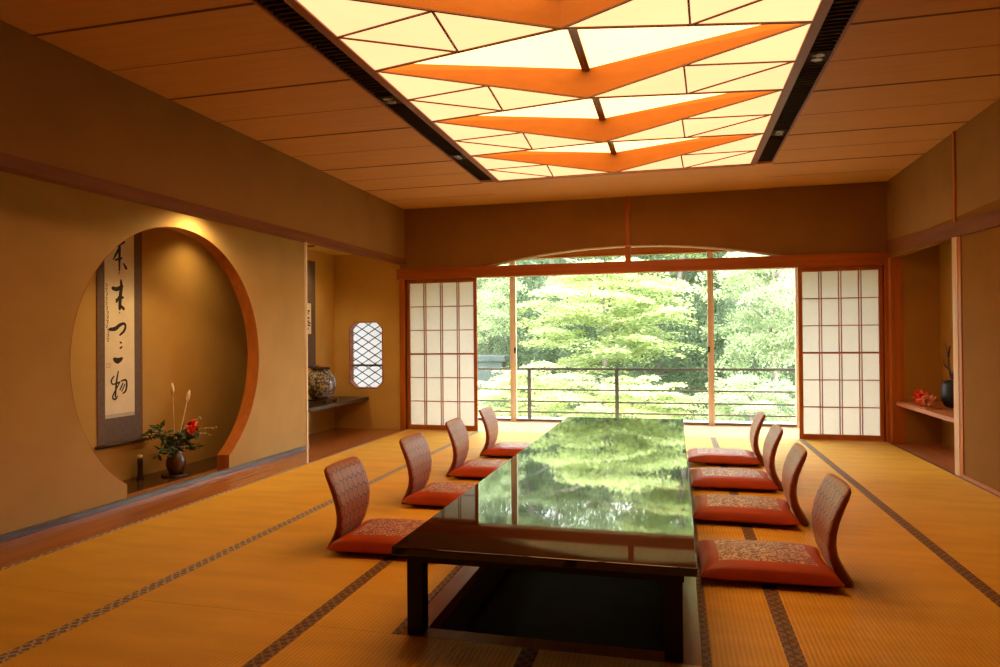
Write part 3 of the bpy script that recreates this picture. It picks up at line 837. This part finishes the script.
# flower arrangement on the dark alcove floor
VX, VY = -4.36, 5.285
vz = MB(); vz.lathe([(.055,0),(.06,.008),(.075,.04),(.085,.08),(.08,.125),(.06,.17),(.045,.20),(.05,.225),(.064,.243),(.058,.243),(.042,.22),(.036,.20),(.05,.15),(.055,.06)], 28, (0,0,0))
vo = vz.build('flower_vase', plain('brown_bronze_vase', (.12,.055,.025), .3, .5, .3, 20), None, True)
vo.location = (VX, VY, .018); tag(vo, 'small brown flower vase on the dark alcove floor', 'vase')
vb = MB(); vb.lathe([(.12,0),(.125,.004),(.12,.016)], 28, (VX,VY,0)); tag(vb.build('vase_board', M['dark']), 'round dark board under the flower vase', 'board')
M['stem'] = plain('green_stem', (.10,.14,.04), .6)
M['sprig'] = plain('dark_green_leaf', (.055,.085,.03), .5, .4, .4, 30)
M['petal_w'] = plain('cream_bud', (.85,.74,.48), .6)
M['petal_r'] = plain('red_petal', (.70,.07,.03), .5)
M['sprig_p'] = plain('pale_sprig', (.50,.40,.24), .6)
rnd = random.Random(21)
def leafblade(mb, p, d, ln, wd, m=0):
    d = Vector(d).normalized(); a = d.cross(Vector((rnd.uniform(-1,1),rnd.uniform(-1,1),.6))).normalized(); nrm = a.cross(d)
    p = Vector(p)
    vs = [p, p+d*ln*.45+a*wd, p+d*ln-nrm*ln*.12, p+d*ln*.45-a*wd, p+d*ln*.45+nrm*wd*.35]
    mb.add(vs, [(0,1,4),(1,2,4),(2,3,4),(3,0,4)], m)
base = Vector((VX, VY, .24))
for i in range(18):
    a = 2*PI*i/18+rnd.uniform(-.2,.2); reach = rnd.uniform(.14,.31); hgt = rnd.uniform(-.07,.21)
    tip = base+Vector((.5*reach*math.cos(a), reach*math.sin(a), hgt))
    bs_ = base+Vector((.022*math.cos(a), .022*math.sin(a), 0)); r0 = base+Vector((.020*math.cos(a), .020*math.sin(a), -.04))
    sp_ = thing('greenery_sprig', 'dark green leafy sprig in the flower vase', 'sprig', tuple(r0), 0, 'leafy sprigs in the flower vase')
    m_ = MB(); midp = bs_.lerp(tip, .5)+Vector((0,0,.03)); m_.tube([r0, bs_, midp, tip], .003, 6); at_world(m_.build('stem', M['stem']), sp_)
    m_ = MB()
    for k in range(16):
        t = .30+.70*k/15
        p = bs_.lerp(midp, t*2) if t < .5 else midp.lerp(tip, t*2-1)
        leafblade(m_, p, (rnd.uniform(-1,1),rnd.uniform(-1,1),rnd.uniform(-.5,.8)), rnd.uniform(.06,.10), rnd.uniform(.012,.021))
    at_world(m_.build('leaves', M['sprig']), sp_)
for (ty, tz, lab, seat) in ((-.112, .74, 'tall cream flower bud on a bare stem, taller of the two', (-.004,-.01)), (.075, .66, 'tall cream flower bud on a bare stem, shorter of the two', (-.004,.012))):
    tip = Vector((VX+.06, VY+ty, tz)); r0 = base+Vector((seat[0], seat[1], -.05))
    fb = thing('flower_bud', lab, 'flower', tuple(r0), 0, 'cream buds in the flower vase')
    m_ = MB(); m_.tube([r0, r0.lerp(tip,.4)+Vector((0,0,.02)), tip], .005, 8); at_world(m_.build('stem', M['petal_w']), fb)
    m_ = MB(); d = (tip-base).normalized(); m_.tube([tip-d*.01, tip+d*.02, tip+d*.06, tip+d*.10], [.007,.016,.017,.003], 10); at_world(m_.build('bud', M['petal_w'], smooth=True), fb)
rfz = thing('red_flower', 'bright red flower in the middle of the vase arrangement', 'flower', tuple(base+Vector((.02,0,-.04))))
fc = Vector((VX+.15, VY-.02, .435))
m_ = MB(); m_.tube([base+Vector((.012,0,-.05)), base+Vector((.05,.01,.10)), fc], .004, 6); at_world(m_.build('stem', M['stem']), rfz)
m_ = MB()
for k in range(18):
    a = 2*PI*k/9; el = .15 if k < 9 else .8
    leafblade(m_, fc, (.5+.3*rnd.random(), math.cos(a)*(1-el*.5), math.sin(a)*(1-el*.5)), .095, .026)
at_world(m_.build('petals', M['petal_r']), rfz)
for i, (ey, ez, lab) in enumerate(((.30, .48, 'short'), (.52, .36, 'long'), (.46, .30, 'low'))):
    r0 = base+Vector((.008, .008*(i-1), -.05))
    ps = thing('pale_sprig', '%s pale budded twig reaching sideways from the flower vase' % lab, 'twig', tuple(r0), 0, 'pale twigs in the flower vase')
    tip = Vector((VX+.02, VY+ey, ez)); midp = base.lerp(tip,.5)+Vector((0,0,.08))
    m_ = MB(); pts = [r0, r0+Vector((0,.002,.05)), base.lerp(midp,.6)+Vector((0,0,.03)), midp, tip]; m_.tube(pts, .0022, 5); at_world(m_.build('stem', M['sprig_p']), ps)
    m_ = MB()
    for k in range(9):
        p = midp.lerp(tip, k/8)+Vector((rnd.uniform(-.01,.01),rnd.uniform(-.01,.01),rnd.uniform(-.012,.012))); m_.blob(p, rnd.uniform(.006,.011), 5)
    at_world(m_.build('buds', M['sprig_p']), ps)
pk = thing('slim_stand', 'slim dark post with a pale round tip beside the scroll', 'stand', (-4.56, 5.08, 0))
m_ = MB(); m_.lathe([(.03,0),(.032,.01),(.024,.03),(.022,.10),(.024,.165),(.02,.175)], 16); m_.build('post', M['dark'], pk, True)
m_ = MB(); m_.blob((0,0,.191), (.026,.026,.018), 8); m_.build('tip', M['petal_w'], pk, True)

# ------------------------------------------------------------------ niche things
ns = MB(); ns.box(XR+.03, NX-.002, NY0+.001, NY1-.001, .425, .468); 
tag(ns.build('niche_shelf', M['redwood_y'], bevel=.003), 'red-brown wooden shelf across the wall niche', 'shelf')
BX, BY = 2.64, 7.66
def at_niche(): pass
bv = MB(); bv.lathe([(.07,0),(.10,.015),(.125,.07),(.13,.14),(.125,.21),(.105,.255),(.06,.272),(.04,.272)], 28)
bo = bv.build('black_jar', M['black'], None, True); bo.location = (2.66, 7.64, .485); tag(bo, 'rounded black jar on the niche shelf', 'jar')
br = MB(); b0 = Vector((2.64, 7.68, .76))
M['branch'] = plain('dark_branch', (.05,.02,.015), .7)
def twig(*pts): br.tube(pts, [.013-.010*i/(len(pts)-1) for i in range(len(pts))], 7)
twig(b0, b0+Vector((-.01,.06,.10)), b0+Vector((0,.10,.22)), b0+Vector((0,.16,.36)))
twig(b0+Vector((0,.10,.22)), b0+Vector((0,.07,.28)), b0+Vector((0,.05,.33)))
twig(b0, b0+Vector((0,-.06,.10)), b0+Vector((0,-.09,.20)), b0+Vector((0,-.075,.36)))
twig(b0+Vector((-.01,.06,.10)), b0+Vector((-.01,.16,.13)), b0+Vector((-.01,.22,.19)))
tag(br.build('dry_branch', M['branch'], None, True), 'bare dark forked branch standing behind the black jar lip', 'branch')
ty = MB(); ty.box(2.37, 2.52, 7.58, 8.16, .4685, .480); tag(ty.build('flower_tray', M['redwood'], bevel=.003), 'flat reddish tray under the red flowers', 'tray')
rnd = random.Random(5)
for i, (x, y, z, r, col, nm, lab) in enumerate(((2.47,8.04,.555,.088,'petal_r','red_flower','red flower on the niche tray, farther from the black jar'),(2.44,7.85,.550,.088,'petal_r','red_flower','red flower on the niche tray, in the middle'),(2.43,7.67,.545,.082,'petal_p','pink_flower','pale pink flower on the niche tray, beside the black jar'))):
    if col not in M: M[col] = plain('pink_petal', (.60,.20,.10), .5)
    m_ = MB()
    for k in range(40):
        d = Vector((rnd.uniform(-1,1), rnd.uniform(-1,1), rnd.uniform(-.35,1))).normalized()
        leafblade(m_, Vector((x,y,z))+d*r*.1, d, r*.95, r*.30)
    m_.blob((x,y,z), r*.55, 7)
    tag(m_.build(nm, M[col]), lab, 'flower', 'flowers on the niche shelf')

# ------------------------------------------------------------------ hidden downlights of the alcoves
def downlight(name, label, loc, power, size, col=(1,.68,.30), rot=(0,0,0), spread=130):
    r = thing(name, label, 'downlight', loc, 0, 'alcove downlights')
    m_ = MB(); m_.lathe([(.05,-.012),(.062,-.012),(.062,-.001),(.05,-.001)], 24); m_.build('ring', M['chrome'], r)
    m_ = MB(); m_.lathe([(.047,-.008),(.047,-.004)], 24); m_.build('bulb', M['bulb'], r)
    l = bpy.data.lights.new('lamp', 'SPOT'); l.energy = power; l.shadow_soft_size = size; l.color = col; l.spot_size = math.radians(spread); l.spot_blend = .9
    o = bpy.data.objects.new('lamp', l); C.objects.link(o); o.location = (loc[0], loc[1], loc[2]-.02); o.rotation_euler = rot
ZA = 2.36
downlight('downlight', 'recessed downlight behind the soffit, in front of the moon window', (-3.77, 5.02, ZA), 85, .07, spread=165)
downlight('downlight', 'recessed downlight inside the moon window alcove', (-4.36, 5.78, ZA), 40, .08)
downlight('downlight', 'recessed downlight over the shelf alcove', (-4.33, 7.6, ZA), 60, .05)
downlight('downlight', 'recessed downlight at the top of the wall niche', (2.66, 6.86, 2.44), 34, .05)

# ------------------------------------------------------------------ garden
gs = MB()
nx_, ny_ = 40, 40
rg = random.Random(3)
for j in range(ny_+1):
    for i in range(nx_+1):
        x = -26+52*i/nx_; y = 10.8+40*j/ny_
        z = -3.4 + max(0, y-15)*.42 + rg.uniform(-.15,.15)
        gs.v.append((x, y, z))
for j in range(ny_):
    for i in range(nx_):
        a = j*(nx_+1)+i; gs.f.append((a,a+1,a+nx_+2,a+nx_+1)); gs.m.append(0)
struct(gs.build('ground', M['soil'], None, True))

def foliage_mesh(seed, kind, n_pads, per, mat):
    r = random.Random(seed); b = MB()
    verts, faces = b.v, b.f
    for p in range(n_pads):
        # pad centre on/in an ellipsoid crown of radius 1
        while True:
            c = Vector((r.uniform(-1,1), r.uniform(-1,1), r.uniform(-1,1)))
            if .25 < c.length < 1: break
        c *= .93
        if kind == 'maple':
            pr, ph, sz, tilt = r.uniform(.20,.40), .035, .023, .45
        elif kind == 'ever':
            pr = r.uniform(.14,.26); ph, sz, tilt = pr*.8, .020, 1.2
        else:
            pr = r.uniform(.18,.36); ph, sz, tilt = pr*.22, .022, .6
        sl = (r.uniform(-.2,.2), r.uniform(-.2,.2))
        for k in range(per):
            t = r.uniform(0, 2*PI); q = math.sqrt(r.random())*pr
            dx, dy = q*math.cos(t), q*math.sin(t)
            dz = r.gauss(0, 1)*ph*.6 - (q/pr)**2*pr*.22 + dx*sl[0]+dy*sl[1]
            px, py, pz = c.x+dx, c.y+dy, c.z+dz
            a = r.uniform(0, 2*PI); tx, ty_ = r.gauss(0, tilt), r.gauss(0, tilt)
            s = sz*r.uniform(.6, 1.3)
            ca, sa = math.cos(a), math.sin(a)
            lu = 1/math.sqrt(1+tx*tx); lv = .62/math.sqrt(1+ty_*ty_); u = (ca*lu, sa*lu, tx*lu); v = (-sa*lv, ca*lv, ty_*lv)
            i0 = len(verts)
            verts.append((px-u[0]*s, py-u[1]*s, pz-u[2]*s)); verts.append((px+v[0]*s, py+v[1]*s, pz+v[2]*s))
            verts.append((px+u[0]*s, py+u[1]*s, pz+u[2]*s)); verts.append((px-v[0]*s, py-v[1]*s, pz-v[2]*s))
            faces.append((i0,i0+1,i0+2,i0+3))
    b.m = [0]*len(faces)
    return b.mesh('foliage', [mat])
def trunk_mesh(seed, h=1.6):
    r = random.Random(seed); b = MB()
    p = [Vector((0,0,-h)), Vector((.05,.02,-h*.6)), Vector((-.03,.03,-.35)), Vector((.04,0,.1)), Vector((0,.05,.6))]
    b.tube(p, [.042,.036,.030,.020,.008], 8)
    for k in range(9):
        z = -.5+.13*k; a = r.uniform(0,2*PI); q = Vector((math.cos(a), math.sin(a), 0))*r.uniform(.5,.8)
        b.tube([Vector((0,.02,z)), Vector((q.x*.5,q.y*.5,z+.22)), Vector((q.x,q.y,z+.32))], [.014,.010,.004], 6)
    return b.mesh('trunk', [M['bark']], True)
FOL = {'maple': [foliage_mesh(1,'maple',120,280,M['maple']), foliage_mesh(2,'maple',120,280,M['maple'])],
       'pale': [foliage_mesh(3,'pale',85,300,M['pale']), foliage_mesh(6,'pale',85,300,M['pale'])],
       'ever': [foliage_mesh(4,'ever',190,170,M['ever']), foliage_mesh(5,'ever',190,170,M['ever'])]}
TRK = [trunk_mesh(11), trunk_mesh(12)]
def tree(kind, x, y, z, rx, ryy, rz, label, rot=0, group='trees of the garden'):
    nm = {'maple': 'maple_tree', 'pale': 'leafy_tree', 'ever': 'evergreen_tree'}[kind]
    i = tree.n % 2; tree.n += 1
    r = thing(nm, label, 'tree', (x, y, z), rot, group)
    r.scale = (rx, ryy, rz)
    for n_, me in (('foliage', FOL[kind][i]), ('trunk', TRK[i])):
        o = bpy.data.objects.new(n_, me); C.objects.link(o); o.parent = r
tree.n = 0
# kind, x, y, z of crown centre, radius, depth radius, half height
for t in (
 ('maple', -2.65, 12.9, -.12, 1.2, .9, 1.0, 'yellow-green maple just below the railing, beside the wide door post'),
 ('maple', -.75, 12.9, -.30, 1.2, .9, .95, 'yellow-green maple crown below the middle railing post'),
 ('pale', -4.6, 12.9, -.35, .95, .9, .95, 'pale leafy bush low beside the veranda screen'),
 ('pale', 1.3, 12.9, -.30, 1.1, .9, .95, 'pale leafy bush below the railing in the narrow glass pane'),
 ('pale', 3.2, 12.9, -.30, .8, .9, .95, 'pale leafy bush below the railing at the niche end'),
 ('maple', -1.5, 15.6, 1.8, 1.95, 1.3, 1.5, 'bright yellow-green maple with layered branches behind the railing'),
 ('pale', 2.0, 15.6, 1.9, 1.4, 1.2, 1.9, 'pale green tree filling the narrow glass pane'),
 ('pale', -4.5, 15.3, 2.35, 1.15, 1.0, 1.3, 'pale grey-green tree above the grey garden wall'),
 ('ever', -1.4, 15.4, -.3, 1.6, 1.0, .8, 'dark bush in the shade under the bright maple'),
 ('ever', 1.5, 15.4, -.7, 1.2, 1.0, .8, 'dark bush low under the pale tree of the narrow pane'),
 ('ever', -5.1, 18.6, 2.0, 1.4, 1.2, 2.1, 'dark evergreen rising behind the grey garden wall'),
 ('ever', -2.9, 18.6, 1.4, 1.3, 1.2, 2.2, 'dark evergreen between the wide door post and the bright maple'),
 ('ever', -.4, 18.6, .9, 1.5, 1.2, 2.0, 'dark evergreen behind the trunk of the bright maple'),
 ('ever', 1.9, 18.6, .9, 1.4, 1.2, 2.0, 'dark evergreen in the gap between the bright maple and the narrow pane'),
 ('ever', 4.3, 18.6, 2.4, 1.3, 1.2, 2.6, 'dark evergreen at the niche end of the garden'),
 ('pale', -3.2, 18.8, 4.7, 1.6, 1.3, 1.2, 'pale crown above the dark evergreen beside the wide door post'),
 ('maple', .1, 18.8, 4.6, 1.7, 1.3, 1.3, 'upper yellow-green crown above the bright maple'),
 ('pale', 2.6, 18.8, 4.5, 1.3, 1.3, 1.3, 'pale crown high above the narrow pane'),
 ('pale', -6.6, 22.3, 3.4, 1.8, 1.7, 2.6, 'pale tree deep in the garden past the grey wall'),
 ('ever', -3.2, 22.3, 3.0, 1.9, 1.7, 2.6, 'evergreen deep in the garden past the wide door post'),
 ('ever', .3, 22.3, 3.0, 1.9, 1.7, 2.6, 'evergreen deep in the garden past the middle railing post'),
 ('pale', 3.6, 22.3, 3.4, 1.8, 1.7, 2.8, 'pale tree deep in the garden past the narrow pane'),
 ('ever', -4.9, 22.8, 6.9, 2.3, 1.8, 1.6, 'high evergreen crown on the slope past the wide door post'),
 ('pale', -.6, 22.8, 6.9, 2.3, 1.8, 1.6, 'high pale crown on the slope past the middle post'),
 ('ever', 3.4, 22.8, 7.0, 2.1, 1.8, 1.6, 'high evergreen crown on the slope past the narrow pane'),
 ('ever', -7.2, 28, 5.6, 3.2, 2.4, 3.6, 'tall evergreen at the top of the slope, moon window end'),
 ('pale', -1.6, 28, 6.2, 3.2, 2.4, 4.0, 'tall pale tree at the top of the slope, middle'),
 ('ever', 4.2, 28, 6.2, 3.2, 2.4, 4.0, 'tall evergreen at the top of the slope, niche end'),
):
    tree(*t, rot=(0, PI, .5*PI)[tree.n % 2])
gw = MB(); gw.box(-6.6, -4.2, 16.7, 17.1, -3.2, .62, 0); gw.box(-6.7, -4.1, 16.6, 17.2, .62, .78, 0)
tag(gw.build('garden_wall', M['stone'], bevel=.03), 'pale grey stone garden wall seen between the trees', 'garden wall')

# ------------------------------------------------------------------ light
wd = bpy.data.worlds.new('world'); sc.world = wd; wd.use_nodes = True
bg = wd.node_tree.nodes['Background']; bg.inputs['Color'].default_value = (.94,.98,1,1); bg.inputs['Strength'].default_value = 15.0
sun = bpy.data.lights.new('sun', 'SUN'); sun.energy = 10.5; sun.angle = .03; sun.color = (1,.96,.86)
so_ = bpy.data.objects.new('sun', sun); C.objects.link(so_)
so_.rotation_euler = Vector((.35, .62, -.95)).to_track_quat('-Z', 'Y').to_euler()

vs_ = sc.view_settings
sc.display_settings.display_device = 'sRGB'
vs_.view_transform = 'Standard'; vs_.look = 'None'; vs_.gamma = 1; vs_.exposure = 0.0; vs_.use_curve_mapping = False
cy = sc.cycles
cy.max_bounces = 10; cy.diffuse_bounces = 6; cy.glossy_bounces = 5; cy.transmission_bounces = 6; cy.transparent_max_bounces = 12
cy.use_denoising = True; cy.caustics_reflective = False; cy.caustics_refractive = False
cy.sample_clamp_indirect = 6
